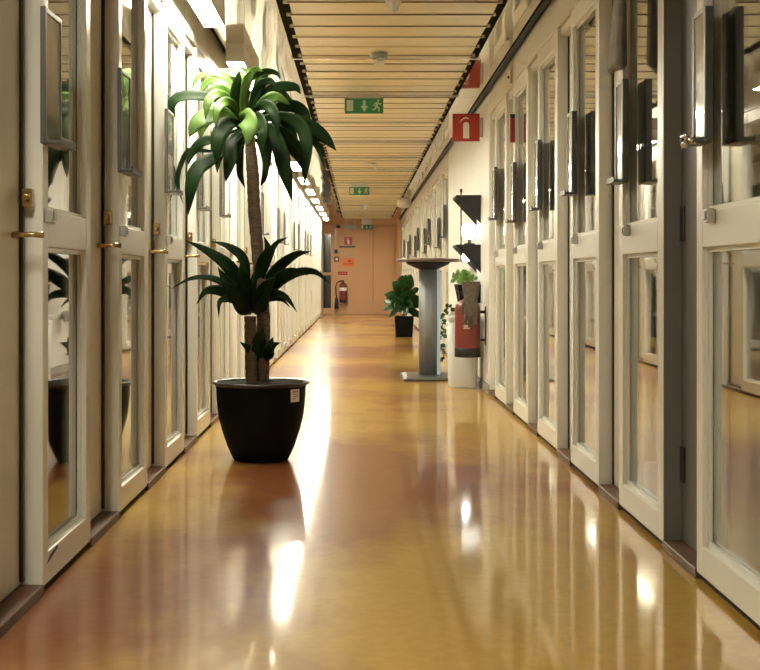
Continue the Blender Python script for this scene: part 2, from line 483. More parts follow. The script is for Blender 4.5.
def exit_sign(x, y, zc, w, h, label, hang=True):
    t = thing('exit_sign', (x, y, zc), label, 'sign', 'green exit signs over the corridor')
    MB().use('signgreen').box(-w/2, w/2, -.015, .015, -h/2, h/2).build('panel', parent=t, bevel=.003)
    MB().use('signpale').box(-w/2+.05*w, -w/2+.22*w, -.018, -.0155, -h*.36, h*.38).build('door_symbol', parent=t)
    MB().use('signpale').prism([(-.03*w, h*.36), (.042*w, h*.36), (.042*w, -.02*h), (.105*w, -.02*h), (.006*w, -.42*h), (-.093*w, -.02*h), (-.03*w, -.02*h)], 'y', -.018, -.0155).build('arrow', parent=t)
    b = MB().use('signpale'); runner(b, .35*w, 0, h*.85, -.0155, .0025); b.build('running_figure', parent=t)
    if hang:
        top = ZC - .003 - zc
        MB().use('steel').box(-w*.40, w*.40, -.010, .010, h/2-.001, top).build('hanger', parent=t)
    return t
exit_sign(X(364, 10.6), 10.6, Z(106, 10.6), W(38.5, 10.6), W(15, 10.6), 'nearest green exit sign hanging from the ceiling, with arrow and running figure')
exit_sign(X(359.3, 20.4), 20.4, Z(191, 20.4), W(20, 20.4), W(8, 20.4), 'smaller green exit sign hanging halfway down the corridor ceiling')
exit_sign(X(366.5, YE-.3), YE-.3, Z(227, YE-.3), .30, .12, 'farthest green exit sign, close in front of the end wall')
t = thing('hanging_sign', (X(350.2, YE-.35), YE-.35, Z(227.3, YE-.35)), 'dim grey sign hanging beside the farthest green exit sign', 'sign')
MB().use('signgrey').box(-.165, .165, -.02, .02, -.062, .062).build('panel', parent=t, bevel=.004)
for xx in (-.115, .115): MB().use('steel').box(xx-.005, xx+.005, -.005, .005, .062, ZC-Z(227.3, YE-.35)+.002).build('hanger', parent=t)

# ------------------------------------------------------------------ ceiling fittings
t = thing('smoke_detector', (X(379.3, 8.66), 8.66, ZC-.004), 'white smoke detector with grey base on the ceiling before the nearest exit sign', 'smoke detector')
MB().use('signgrey').lathe([(.057, 0), (.057, -.03), (.050, -.042)], n=28).build('base', parent=t)
MB().use('white_plastic').lathe([(.040, -.042), (.040, -.060), (.030, -.078), (.012, -.082)], n=28).build('sensor_head', parent=t)
t = thing('sprinkler_head', (X(393, 6.95), 6.95, ZC-.004), 'white ceiling fitting cut by the top edge of the picture', 'ceiling fitting')
MB().use('white_plastic').lathe([(.045, 0), (.043, -.02), (.024, -.07), (.012, -.078)], n=24).build('nozzle', parent=t)
MB().use('white_plastic').box(-.09, .0, -.012, .012, -.016, -.001).build('arm', parent=t, bevel=.004)
t = thing('sprinkler_head', (X(374, 16.9), 16.9, ZC-.004), 'white curved ceiling fitting between the two hanging exit signs', 'ceiling fitting')
MB().use('white_plastic').tube([(-.12, 0, -.008), (-.05, 0, -.012), (.0, 0, -.03), (.02, 0, -.06), (.025, 0, -.10)], [.010, .016, .024, .028, .02], 12).build('arm', parent=t)
MB().use('signgrey').lathe([(.03, -.0), (.03, -.012)], n=20).build('base', parent=t)
t = thing('sprinkler_head', (X(366, 26.5), 26.5, ZC-.004), 'tiny white ceiling fitting beyond the middle exit sign', 'ceiling fitting')
MB().use('white_plastic').lathe([(.07, 0), (.06, -.03), (.03, -.09), (.01, -.10)], n=20).build('nozzle', parent=t)
t = thing('dome_lamp', (X(404, 24.3), 24.3, ZC-.004), 'unlit white drum lamp under the ceiling above the far right wall', 'lamp')
MB().use('white_plastic').lathe([(.09, 0), (.09, -.02)], n=32).build('base', parent=t)
MB().use('white_plastic').lathe([(.125, -.02), (.135, -.05), (.135, -.13), (.12, -.165), (.06, -.185), (.01, -.188)], n=36).build('shade', parent=t)

# ------------------------------------------------------------------ document holders on the leaves
def holder_mesh(s, dx=.0):
    """back at x=0 (wall face), grows towards corridor (-s)."""
    e = bpy.data.objects.new('document_holder', None); COL.objects.link(e); e.empty_display_size = .1
    c = -s
    w, h, th = (.21, .40, .018) if s < 0 else (.145, .40, .028)
    b = MB().use('holder')
    b.box(c*.002, c*th, 0, .018, 0, h); b.box(c*.002, c*th, w-.018, w, 0, h)
    b.box(c*.002, c*th, .018, w-.018, h-.018, h); b.box(c*.002, c*th, .018, w-.018, 0, .018)
    b.box(c*.002, c*.008, .018, w-.018, .018, h-.018)
    b.build('frame', parent=e, bevel=.003)
    MB().use('holderface').box(c*(th-.008), c*(th-.004), .018, w-.018, .018, h-.018).build('sheet', parent=e)
    b = MB().use('holder')
    b.box(c*th, c*.062, .0, w, 0, .012).box(c*.056, c*.062, .0, w, .012, .022)
    b.build('ledge', parent=e, bevel=.002)
    return e
hL, hR = holder_mesh(-1), holder_mesh(1)
labsL = {3: 'grey framed document holder on the nearest left glass panel', 4: 'grey document holder on the second left glass panel, just before the big pot', 5: 'grey document holder on the third left glass panel, beside the tall plant leaves'}
first = {'L': 1, 'R': 1}
cl = 0
for i, f in enumerate(left_F):
    if i < 2 or i > 20: continue
    if i in (8, 11, 14, 17): continue
    o = hL if first['L'] else copy_tree(hL); first['L'] = 0
    o.location = (XL, f-.04, 1.335 if i % 3 else 1.32)
    lab = labsL.get(i, 'small dark document holder on the far left glass panels behind the tall plant')
    if i == 2: lab = 'grey document holder on the left wall before the picture edge'
    tag(o, lab, 'document holder', 'document holders on the left wall')
labsR = {2: 'grey document holder with silver face on the nearest right glass panel',
         3: 'dark grey document holder hanging under the cloth on the second right glass panel',
         4: 'pale edged document holder on the third glass panel of the right wall',
         5: 'slim document holder on the fourth glass panel of the right wall',
         6: 'dark document holder on the fifth glass panel of the right wall'}
for i, f in enumerate(right_F):
    if f > YE-1.5 or i < 2 or (f > PW1 and i % 3 == 1): continue
    o = hR if first['R'] else copy_tree(hR); first['R'] = 0
    z = {2: 1.33, 3: 1.30, 4: 1.33, 5: 1.32, 6: 1.30}.get(i, 1.32 + .05*((i*7) % 3))
    o.location = (XR, f-.205, z)
    tag(o, labsR.get(i, 'small dark document holder on the far right panels above the high table'), 'document holder', 'document holders on the right wall')
# turn-knob on the nearest right holder
t = thing('chrome_knob', (XR-.074, 3.83, 1.335), 'lobed chrome knob below the nearest document holder on the right', 'knob')
b = MB().use('chrome')
b.tube([(.045, 0, 0), (-.012, 0, 0)], .012, 12)
for k in range(4):
    a = PI/4 + k*PI/2
    b.tube([(-.006, .0, 0), (-.010, .017*math.cos(a), .017*math.sin(a)), (-.008, .026*math.cos(a), .026*math.sin(a))], [.009, .011, .006], 10)
b.build('lobed_head', parent=t)
MB().use('black').tube([(-.012, 0, 0), (-.022, 0, 0)], .008, 12).build('knob_cap', parent=t)
# cloth hanging over the second right holder
b = MB().use('cloth')
yc, z0, z1 = right_F[3]-.20, 1.728, 2.16
R = []
for j in range(10):
    v = j/9; z = z1 + (z0-z1)*v
    hw = .030 + .055*v**.8; d = .016 + .020*v
    ring = []
    for k in range(18):
        a = 2*PI*k/18
        fold = 1 + .16*math.sin(3*a + 1.2) * v
        ring.append((XR - .030 - .018*v + d*fold*math.cos(a), yc + hw*fold*math.sin(a), z + .018*math.sin(2*a+.5)*v*(1 if j == 9 else .3)))
    R.append(ring)
b.rings(R)
o = b.build('hanging_cloth', subsurf=1)
tag(o, 'grey cloth hanging down over the second right glass panel', 'cloth')
# red plate and grey bracket near the fifth right leaf
f5 = right_F[6]
t = tag(MB().use('signred').box(XR-.032, XR, f5-.10, f5-.085, 1.84, 2.0).use('black').box(XR-.032, XR, f5-.10, f5-.085, 2.002, 2.03).build('red_plate', bevel=.002), 'thin red plate sticking out high on the fifth right glass panel', 'sign')
t = thing('header_bracket', (XR, f5+.05, 2.30), 'small grey bracket with a dark screw high on the right wall by the ceiling', 'bracket')
MB().use('header').box(0, -.022, -.02, .02, -.05, .10).build('plate', parent=t, bevel=.003)
MB().use('black').tube([(-.022, 0, .0), (-.034, 0, .0)], .009, 10).build('screw', parent=t)
# scuff on the nearest left kick rail, rubber stop
t = tag(MB().use('black').prism([(3.862, .082), (4.0, .103), (3.985, .112), (3.90, .100)], 'x', XL+.0005, XL+.002).build('scuff_mark'), 'dark scuff on the bottom rail of the nearest left glass panel', 'scuff')

# ------------------------------------------------------------------ leaves
def leaf_mesh(pts, w, twist, fold=.14, n=12, wav=.22, shape='strap'):
    """pts: 3-D control polyline (Catmull-Rom). returns MB"""
    P = [Vector(p) for p in pts]
    Q = [P[0]*2-P[1]] + P + [P[-1]*2-P[-2]]
    path = []
    segs = len(P)-1
    for i in range(n+1):
        u = i/n*segs; k = min(int(u), segs-1); tt = u-k
        a, b_, c, d = Q[k], Q[k+1], Q[k+2], Q[k+3]
        path.append(.5*((2*b_) + (c-a)*tt + (2*a-5*b_+4*c-d)*tt*tt + (3*b_-a-3*c+d)*tt**3))
    m = MB(); rows = []; ph = random.uniform(0, 6.28)
    for i, p in enumerate(path):
        u = i/n
        tg = (path[min(i+1, n)]-path[max(i-1, 0)]).normalized()
        scr = Vector((-tg.z, 0, tg.x))
        if scr.length < .05: scr = Vector((1, 0, 0))
        scr.normalize()
        if i and scr.dot(last) < 0: scr = -scr
        last = scr
        dep = tg.cross(scr).normalized()
        tw = twist*(1 - .25*u)
        wd = scr*math.cos(tw) + dep*math.sin(tw)
        nr_ = tg.cross(wd).normalized()
        if shape == 'strap':
            prof = min(1, (.13 + 2.0*u)) * (1 - max(0, (u-.55)/.45)**2.0)
        elif shape == 'lance':
            prof = min(1, (.22 + 2.6*u)) * (1 - max(0, (u-.3)/.7)**1.5)
        else:
            prof = (math.sin(PI*min(1, u*1.0)**1.25))**.8 + .05*(1-u)
        hw = w/2*max(prof, .03)
        fa = hw*(fold + wav*math.sin(9*u + ph)); fb = hw*(fold + wav*math.sin(8*u + ph*2.3))
        rows.append([p - wd*hw + nr_*fa, p - wd*hw*.5 + nr_*fa*.35, p, p + wd*hw*.5 + nr_*fb*.35, p + wd*hw + nr_*fb])
    V = [[m.bm.verts.new(q) for q in r] for r in rows]
    for a, b_ in zip(V, V[1:]):
        for k in range(4): m.face([a[k], a[k+1], b_[k+1], b_[k]], True)
    return m

# ------------------------------------------------------------------ tall dracaena in its pot
YP = 6.665; U = YP/F
ox = X(261, YP)
def L3(px, py, d): return (X(px, YP) - ox, d, Z(py, YP))
plant = thing('potted_dracaena', (ox, YP, 0), 'tall two-tiered dracaena in a big black round pot standing on the corridor floor', 'potted plant')
prof = [(26.6, 0), (28.0, 2), (33.2, 13), (39.2, 31), (42.2, 43), (43.6, 53), (44.5, 65), (44.6, 72), (45.6, 74.5), (48.4, 76.2), (48.8, 77.6), (47.6, 78.6), (44.5, 78), (42.6, 75), (42, 68)]
pot = MB().use('pot').lathe([(r*U, z*U) for r, z in prof[:9]] + [(46.0*U, 75*U)], n=56).build('pot', parent=plant)
MB().use('rimm').lathe([(r*U, z*U) for r, z in prof[8:]], n=56, cap=False).build('rim', parent=pot)
# sticker on the pot
b = MB().use('paper')
a0 = math.asin((296-261)/43.8)
rs = 44.5*U
def stick(b, u0, u1, z0, z1, r):
    vs = []
    for q in range(5):
        a = a0 + (u0 + (u1-u0)*q/4)*U/rs
        vs.append((r*math.sin(a), -r*math.cos(a)))
    for q in range(4):
        ring = [b.bm.verts.new((vs[q][0], vs[q][1], z0)), b.bm.verts.new((vs[q+1][0], vs[q+1][1], z0)), b.bm.verts.new((vs[q+1][0], vs[q+1][1], z1)), b.bm.verts.new((vs[q][0], vs[q][1], z1))]
        b.face(ring)
stick(b, -6.5, 6.5, .308, .372, rs+.0012)
b.use('darkred')
stick(b, -4, 4, .356, .361, rs+.0020); stick(b, -4, 3, .345, .348, rs+.0020); stick(b, -4, 4, .334, .337, rs+.0020); stick(b, -4, 1, .322, .325, rs+.0020)
b.build('sticker', parent=pot)
R = []
for r in (43.0, 30, 16, 4):
    R.append([(r*U*math.cos(2*PI*i/40), r*U*math.sin(2*PI*i/40), 76*U + random.uniform(-.006, .010) + (43-r)*.0004) for i in range(40)])
MB().use('soil').rings(R).build('soil', parent=plant)
def trunk(pts, rads, name):
    P = []
    rr = []
    for (p, r), (p2, r2) in zip(zip(pts, rads), zip(pts[1:], rads[1:])):
        for q in range(10):
            t_ = q/10
            P.append(Vector(p).lerp(Vector(p2), t_)); rr.append((r+(r2-r)*t_)*(1+.06*math.sin(q*2.1+len(P)*1.7)))
    P.append(Vector(pts[-1])); rr.append(rads[-1])
    return MB().use('bark').tube(P, rr, 16).build(name, parent=plant)
trunk([L3(262, 384, 0), L3(263.5, 317, 0), L3(258.5, 264, .01), L3(254, 210, .01), L3(253, 176, .0), L3(250, 140, 0), L3(247, 118, 0)], [.037, .035, .032, .032, .033, .028, .015], 'trunk')
trunk([L3(252.5, 384, -.05), L3(251.5, 350, -.05), L3(251, 316, -.05)], [.030, .029, .030], 'trunk')

def crop_leaf(pts, ox_, oy_, sc, w, depth, tw, m, shape='strap'):
    n_ = len(pts)
    P = []
    for i, (cx, cy) in enumerate(pts):
        u = i/(n_-1)
        P.append(L3(ox_+cx/sc, oy_+cy/sc, depth*math.sin(u*PI*.6)))
    leaf_mesh(P, w/sc*U, tw, n=14, shape=shape).use(m).build('leaf', m, plant, solid=.0016)
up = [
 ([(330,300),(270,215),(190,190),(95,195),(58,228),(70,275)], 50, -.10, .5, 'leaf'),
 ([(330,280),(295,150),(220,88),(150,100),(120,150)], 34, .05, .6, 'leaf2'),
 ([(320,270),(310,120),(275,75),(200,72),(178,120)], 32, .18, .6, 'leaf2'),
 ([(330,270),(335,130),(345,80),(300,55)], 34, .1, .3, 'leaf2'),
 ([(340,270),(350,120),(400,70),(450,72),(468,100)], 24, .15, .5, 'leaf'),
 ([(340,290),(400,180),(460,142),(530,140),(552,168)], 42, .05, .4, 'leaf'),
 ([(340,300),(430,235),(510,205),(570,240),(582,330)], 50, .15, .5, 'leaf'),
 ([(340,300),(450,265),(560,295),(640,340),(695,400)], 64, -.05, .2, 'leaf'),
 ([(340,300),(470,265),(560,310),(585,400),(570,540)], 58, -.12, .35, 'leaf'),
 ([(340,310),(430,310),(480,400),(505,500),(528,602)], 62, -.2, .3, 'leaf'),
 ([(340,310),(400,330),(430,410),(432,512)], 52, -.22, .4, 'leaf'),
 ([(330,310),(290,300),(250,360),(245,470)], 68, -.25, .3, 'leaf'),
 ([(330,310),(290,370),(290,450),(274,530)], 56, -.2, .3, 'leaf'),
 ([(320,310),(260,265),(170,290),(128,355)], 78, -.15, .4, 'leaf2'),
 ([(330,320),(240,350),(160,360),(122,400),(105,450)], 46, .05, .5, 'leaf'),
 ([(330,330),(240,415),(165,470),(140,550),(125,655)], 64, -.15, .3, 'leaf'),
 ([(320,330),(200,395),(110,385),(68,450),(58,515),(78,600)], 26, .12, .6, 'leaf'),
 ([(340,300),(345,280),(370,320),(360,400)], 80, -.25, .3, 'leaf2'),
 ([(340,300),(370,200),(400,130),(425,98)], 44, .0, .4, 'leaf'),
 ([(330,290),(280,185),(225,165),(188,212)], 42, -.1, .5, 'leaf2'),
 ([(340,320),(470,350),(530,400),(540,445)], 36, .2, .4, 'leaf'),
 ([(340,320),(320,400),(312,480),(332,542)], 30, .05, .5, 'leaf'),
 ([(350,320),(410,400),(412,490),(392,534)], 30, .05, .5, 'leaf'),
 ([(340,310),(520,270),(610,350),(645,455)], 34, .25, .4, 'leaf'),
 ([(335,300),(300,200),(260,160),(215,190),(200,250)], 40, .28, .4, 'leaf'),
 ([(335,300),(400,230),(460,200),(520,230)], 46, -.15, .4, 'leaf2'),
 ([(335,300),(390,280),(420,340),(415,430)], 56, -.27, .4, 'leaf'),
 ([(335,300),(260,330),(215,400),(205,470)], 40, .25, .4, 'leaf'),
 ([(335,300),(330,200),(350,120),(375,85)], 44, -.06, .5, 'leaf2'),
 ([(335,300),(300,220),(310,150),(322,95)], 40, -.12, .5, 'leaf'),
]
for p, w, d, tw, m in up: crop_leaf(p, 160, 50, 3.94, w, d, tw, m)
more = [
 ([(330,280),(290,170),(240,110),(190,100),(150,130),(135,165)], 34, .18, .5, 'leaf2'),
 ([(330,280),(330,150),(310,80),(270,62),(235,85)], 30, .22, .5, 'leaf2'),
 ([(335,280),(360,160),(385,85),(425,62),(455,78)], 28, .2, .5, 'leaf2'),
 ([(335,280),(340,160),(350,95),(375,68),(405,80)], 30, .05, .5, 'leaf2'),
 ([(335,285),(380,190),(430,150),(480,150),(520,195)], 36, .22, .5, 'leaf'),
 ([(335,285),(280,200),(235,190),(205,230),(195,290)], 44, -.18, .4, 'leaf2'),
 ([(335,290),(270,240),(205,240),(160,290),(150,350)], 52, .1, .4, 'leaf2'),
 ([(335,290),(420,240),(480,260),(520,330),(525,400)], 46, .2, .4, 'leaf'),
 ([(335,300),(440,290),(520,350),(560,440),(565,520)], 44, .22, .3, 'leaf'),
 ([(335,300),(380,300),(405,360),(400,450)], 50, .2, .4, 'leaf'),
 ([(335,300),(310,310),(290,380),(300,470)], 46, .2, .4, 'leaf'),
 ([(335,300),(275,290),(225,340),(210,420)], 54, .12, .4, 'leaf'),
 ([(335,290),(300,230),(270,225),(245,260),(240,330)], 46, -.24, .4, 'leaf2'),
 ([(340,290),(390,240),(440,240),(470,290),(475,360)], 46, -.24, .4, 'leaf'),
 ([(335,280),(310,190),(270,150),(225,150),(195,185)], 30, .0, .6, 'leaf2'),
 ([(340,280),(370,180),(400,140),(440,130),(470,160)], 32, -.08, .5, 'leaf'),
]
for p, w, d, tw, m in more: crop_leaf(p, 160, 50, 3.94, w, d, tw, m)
low = [
 ([(325,340),(270,225),(195,160),(105,115)], 54, -.05, .3),
 ([(330,340),(310,190),(250,135),(183,114)], 40, .12, .4),
 ([(350,340),(400,180),(430,122),(478,98)], 30, .12, .4),
 ([(340,350),(385,200),(405,150),(390,98)], 52, -.02, .3),
 ([(350,350),(430,225),(500,168),(562,154)], 46, .05, .3),
 ([(350,350),(440,265),(500,230),(556,242)], 54, -.15, .3),
 ([(350,350),(470,250),(570,228),(636,276)], 38, .0, .3),
 ([(330,350),(240,275),(180,250),(110,258),(48,292)], 28, .02, .5),
 ([(330,360),(250,305),(190,300),(153,348)], 42, -.15, .3),
 ([(330,370),(290,335),(242,335),(235,396)], 32, -.18, .3),
 ([(350,360),(410,312),(470,318),(516,376)], 38, -.12, .3),
 ([(350,360),(400,332),(450,336),(482,366)], 22, .15, .4),
 ([(335,380),(275,290),(230,215)], 64, -.15, .3),
 ([(340,380),(325,270),(315,190)], 66, -.18, .3),
 ([(350,380),(400,290),(440,250)], 62, -.18, .3),
 ([(340,385),(290,310),(250,260)], 64, -.22, .3),
 ([(345,370),(365,250),(382,165)], 64, .1, .3),
 ([(335,385),(300,350),(290,300)], 50, -.1, .3),
 ([(350,385),(390,340),(400,290)], 56, -.1, .3),
]
for p, w, d, tw in low: crop_leaf(p, 160, 210, 3.72, w, d-.05, tw, 'leaf', 'lance')
for p, w in (([(375,560),(372,490),(388,432)], 40), ([(385,560),(405,520),(425,470)], 36), ([(375,560),(345,520),(303,488)], 26), ([(385,560),(420,505),(452,490)], 20), ([(380,570),(410,535),(432,532)], 18), ([(378,570),(365,520),(358,470)], 30)):
    crop_leaf([(x, y_) for x, y_ in p], 160, 210, 3.72, w*1.6, -.09, .15, 'leaf', 'lance')

# ------------------------------------------------------------------ broad-leaved plant in the square pot
YF = 20.6
t = thing('potted_fig', (X(404, YF), YF, 0), 'bushy broad-leaved green plant in a black square pot, beyond the high table', 'potted plant')
MB().use('pot').rings([[(sx*r, sy*r, z) for sx, sy in ((-1,-1),(1,-1),(1,1),(-1,1))] for r, z in ((.128, 0), (.150, .325), (.135, .325), (.130, .29))], False).build('pot', parent=t, bevel=.006)
MB().use('soil').box(-.129, .129, -.129, .129, .26, .296).build('soil', parent=t)
MB().use('bark').tube([(0, 0, .28), (.01, .0, .45), (-.01, 0, .6), (0, 0, .72)], [.022, .02, .018, .01], 10).build('stem', parent=t)
random.seed(11)
for k in range(32):
    a = k*2.39996; v = k/31
    zr = .40 + .26*v
    ln = .29 + .07*random.random() + .02*v
    el = math.radians(-14 + 88*v**1.15 + random.uniform(-10, 10))
    d = Vector((math.cos(a)*math.cos(el), math.sin(a)*math.cos(el), math.sin(el)))
    p0 = Vector((0, 0, zr)); p1 = p0 + d*ln*.5 + Vector((0, 0, .03)); p2 = p0 + d*ln - Vector((0, 0, .05*(1-v)))
    leaf_mesh([p0, p1, p2], (.11 + .05*v + .03*random.random()), .9 if abs(d.x) > .6 else .35, fold=.2, n=8, shape='oval').use('figleaf').build('leaf', 'figleaf', t, solid=.0016)

# ------------------------------------------------------------------ high table
YT = 12.1
t = thing('high_table', (X(428, YT), YT, 0), 'standing-height table with brown oval top on a grey metal column, near the right wall', 'table')
zt = 1.085
MB().use('top').lathe([(.284, zt-.006), (.294, zt), (.294, zt+.016), (.288, zt+.022)], n=48, sy=1.5).build('tabletop', parent=t)
MB().use('black').lathe([(.085, zt-.075), (.12, zt-.06), (.19, zt-.03), (.21, zt-.007)], n=36).build('bracket_plate', parent=t)
b = MB().use('alu')
R = []
sec = []
for k in range(36):
    a = 2*PI*k/36
    g = .004 if k % 6 == 0 else 0
    sec.append(((.086-g)*math.copysign(abs(math.cos(a))**.7, math.cos(a)), (.075-g)*math.copysign(abs(math.sin(a))**.7, math.sin(a))))
b.rings([[(x_, y_, z) for x_, y_ in sec] for z in (.03, zt-.074)])
b.build('column', parent=t)
MB().use('coldlight').box(.080, .112, -.045, .045, .032, zt-.076).build('painted_light_edge', parent=t, bevel=.004)  # added strip, painted blue for the cold light along this edge
MB().use('holder').rings([[(sx*w_, sy*l_, z) for sx, sy in ((-1,-1),(1,-1),(1,1),(-1,1))] for w_, l_, z in ((.235, .40, .006), (.235, .40, .018), (.20, .36, .03))], False).build('base_plate', parent=t, bevel=.004)
for k in range(4):
    q = -.36 + k*.24
    MB().use('alu').box(-.25, .25, q-.03, q+.03, 0, .020).build('foot_bar', parent=t, bevel=.006)

# ------------------------------------------------------------------ bin
YB = 11.13
t = thing('waste_bin', (X(462.5, YB), YB, 0), 'pale grey plastic bin standing on the floor under the extinguisher', 'bin')
w0, w1 = .112, .128
hb = .60
R = []
def rr_(w, l, z, r=.03):
    out = []
    for (cx, cy, a0_) in ((w-r, l-r, 0), (-w+r, l-r, 90), (-w+r, -l+r, 180), (w-r, -l+r, 270)):
        for q in range(5):
            a = math.radians(a0_ + 22.5*q); out.append((cx+r*math.cos(a), cy+r*math.sin(a), z))
    return out
MB().use('binp').rings([rr_(w0, .16, 0), rr_(w0+.002, .162, .01), rr_(w1, .18, hb), rr_(w1-.006, .174, hb), rr_(w0, .16, .02)]).build('body', parent=t)
MB().use('binp').rings([rr_(w1-.004, .175, hb-.03), rr_(w1+.008, .188, hb-.028), rr_(w1+.008, .188, hb+.008), rr_(w1-.004, .175, hb+.012), rr_(w1-.010, .170, hb-.02)], cap=False).build('rim', parent=t, bevel=.002)
MB().use('binp').box(-w1-.012, -w1+.01, -.05, .05, hb-.075, hb-.05).build('handle', parent=t, bevel=.004)

# ------------------------------------------------------------------ extinguisher, glove, sign
YX = 10.75
xe = X(467.5, YX)
def extinguisher(loc, r, h, label, hose=True, s=1):
    t = thing('fire_extinguisher', loc, label, 'fire extinguisher')
    MB().use('red').lathe([(r*.97, .03), (r, .05), (r, h*.80), (r*.93, h*.86), (r*.70, h*.92), (r*.34, h*.955), (r*.30, h*.97)], n=40).build('cylinder', parent=t)
    MB().use('black').lathe([(r*.95, 0), (r*1.02, .004), (r*1.02, .075), (r*.98, .08), (r*.95, .03)], n=40, cap=False).build('foot_ring', parent=t)
    b = MB().use('black'); b.lathe([(r*.30, h*.97), (r*.32, h*1.0), (r*.2, h*1.02), (r*.18, h*1.05)], n=20)
    b.build('valve', parent=t)
    MB().use('black').box(-r*.9*s, r*.3*s, -.012, .012, h*1.055, h*1.085).box(-r*.8*s, r*.2*s, -.012, .012, h*1.02, h*1.035).build('lever', parent=t, bevel=.004)
    return t
zb = Z(357, YX)
t = extinguisher((xe, YX, zb), W(12.7, YX), .50, 'red fire extinguisher with black foot ring hung on the right wall above the bin')
b = MB().use('signwhite')
for (u0, u1, z0, z1) in ((-.03, .03, .262, .268), (-.03, .015, .25, .256), (-.03, .02, .238, .244), (-.012, .008, .285, .305)):
    r_ = W(12.7, YX)+.001
    b.prism([(r_*math.sin(u/r_-.1), -r_*math.cos(u/r_-.1)) for u in (u0, (u0+u1)/2, u1)] + [((r_-.0006)*math.sin(u/r_-.1), -(r_-.0006)*math.cos(u/r_-.1)) for u in (u1, (u0+u1)/2, u0)], 'z', z0, z1)
b.build('label_print', parent=t)
MB().use('black').box(W(12.7, YX)-.004, XR-.003-xe, -.012, .012, .36, .385).box(W(12.7, YX)-.004, XR-.003-xe, -.012, .012, .13, .15).box(XR-.008-xe, XR-xe, -.02, .02, .10, .42).build('wall_bracket', parent=t, bevel=.003)
# glove draped over the extinguisher's head
r_ = W(12.7, YX)
gx = X(469.5, YX); gy = YX - r_ - .030
g0 = Z(281.5, YX)
t = thing('work_glove', (gx, gy, g0), 'worn brown-grey work glove hanging over the extinguisher, fingers down', 'glove')
b = MB().use('glove')
def gring(w, d, z, dy=0, dx=0): return [(dx + w*math.cos(2*PI*k/20), dy + d*math.sin(2*PI*k/20)*(1 if abs(math.sin(2*PI*k/20)) > .2 else .9), z) for k in range(20)]
b.rings([gring(.066, .040, -.05), gring(.076, .050, .0), gring(.079, .055, .002), gring(.076, .052, -.02), gring(.068, .042, -.09), gring(.054, .030, -.14), gring(.056, .028, -.19), gring(.060, .027, -.24), gring(.057, .022, -.275), gring(.050, .015, -.285)])
b.build('cuff_and_palm', parent=t, subsurf=1)
for k, (fx, ln) in enumerate(((-.040, .075), (-.013, .095), (.014, .088), (.040, .065))):
    MB().use('glove').tube([(fx, 0, -.255), (fx*1.05, -.003, -.285), (fx*1.1, -.004, -.285-ln*.6), (fx*1.12, .002, -.285-ln)], [.014, .0155, .0145, .009], 12).build('finger', parent=t, subsurf=1)
MB().use('glove').tube([(-.045, 0, -.16), (-.068, -.006, -.20), (-.078, -.008, -.25), (-.076, -.004, -.28)], [.016, .017, .015, .009], 12).build('thumb', parent=t, subsurf=1)

# projecting extinguisher sign
def ext_pict(t, cx, cz, h, y, th=.0025):
    w = h*.12
    pts = [(cx-w, cz-h*.40), (cx+w, cz-h*.40), (cx+w, cz+h*.14)] + [(cx+w*math.cos(a), cz+h*.14+w*.9*math.sin(a)) for a in (.5, 1.1, 1.57, 2.04, 2.64)] + [(cx-w, cz+h*.14)]
    MB().use('signwhite').prism(pts, 'y', y-th, y).build('cylinder_symbol', parent=t)
    arc = [(cx - w*2.1 + w*2.9*u, cz + h*(.27 + .17*math.sin(u*PI*.72))) for u in (0, .2, .4, .6, .8, 1)]
    MB().use('signwhite').prism(arc + [(x_, z_-h*.05) for x_, z_ in reversed(arc)], 'y', y-th, y).build('hose_symbol', parent=t)
YS = 11.0
t = thing('extinguisher_sign', (X(479.5, YS), YS, Z(127.5, YS)), 'red projecting sign with a white extinguisher picture, high on the right wall', 'sign')
w, h = W(27, YS), W(27.5, YS)
MB().use('signred').box(-w, 0, -.012, .012, -h/2, h/2).build('panel', parent=t, bevel=.002)
ext_pict(t, -w/2, -.008, h*.92, -.0125)
MB().use('steel').box(0, XR-.002-X(479.5, YS), -.01, .01, -h*.35, h*.35).build('bracket', parent=t, bevel=.002)

# ------------------------------------------------------------------ plant shelves on the plain wall
def shelf(y0, y1, z, label):
    t = thing('wall_shelf', (XR, y0, z), label, 'shelf', 'black shelves on the plain right wall')
    d = .215
    MB().use('black').box(-d, -.002, 0, y1-y0, -.018, 0).build('board', parent=t, bevel=.002)
    for yy in (.004, y1-y0-.016):
        MB().use('black').prism([(-d+.003, -.0185), (-.003, -.0185), (-.003, -.245)], 'y', yy, yy+.012).build('side_bracket', parent=t)
    return t
YH = 11.15
shelf(YH, YH+.42, Z(195, YH), 'upper black wall shelf with triangular bracket, under the red sign')
shelf(YH, YH+.42, Z(244.5, YH), 'lower black wall shelf with triangular bracket, below the glowing lamp')
zs = Z(244.5, YH)
o = MB().use('black').tube([(X(461, YH)-.0, YH-.006, Z(262, YH)), (X(461, YH), YH-.006, Z(189, YH))], .006, 10).tube([(X(461, YH), YH-.006, Z(192.5, YH)), (X(461, YH), YH-.006, Z(189, YH))], .010, 10).build('support_rod')
tag(o, 'thin black upright rod joining the outer edges of the two shelves', 'rod')
t = thing('added_glow_globe', (XR-.085, YH+.20, zs), 'glowing white globe lamp on the lower black shelf', 'lamp')  # added globe, its glow stands for the bright wall patch above the shelf
MB().use('black').lathe([(.05, 0), (.05, .012), (.015, .02), (.015, .05)], n=24).build('base', parent=t)
MB().use('wallglow').lathe([(.02, .05), (.050, .06), (.072, .085), (.080, .12), (.072, .155), (.050, .18), (.02, .19)], n=32).build('globe', parent=t)
t = thing('shelf_lamp', (XR-.11, YH+.20, zs-.0185), 'bright bulb under the lower black shelf, shining on the green plant', 'lamp')
MB().use('white_plastic').lathe([(.03, 0), (.03, -.02), (.018, -.035)], n=20).build('socket', parent=t)
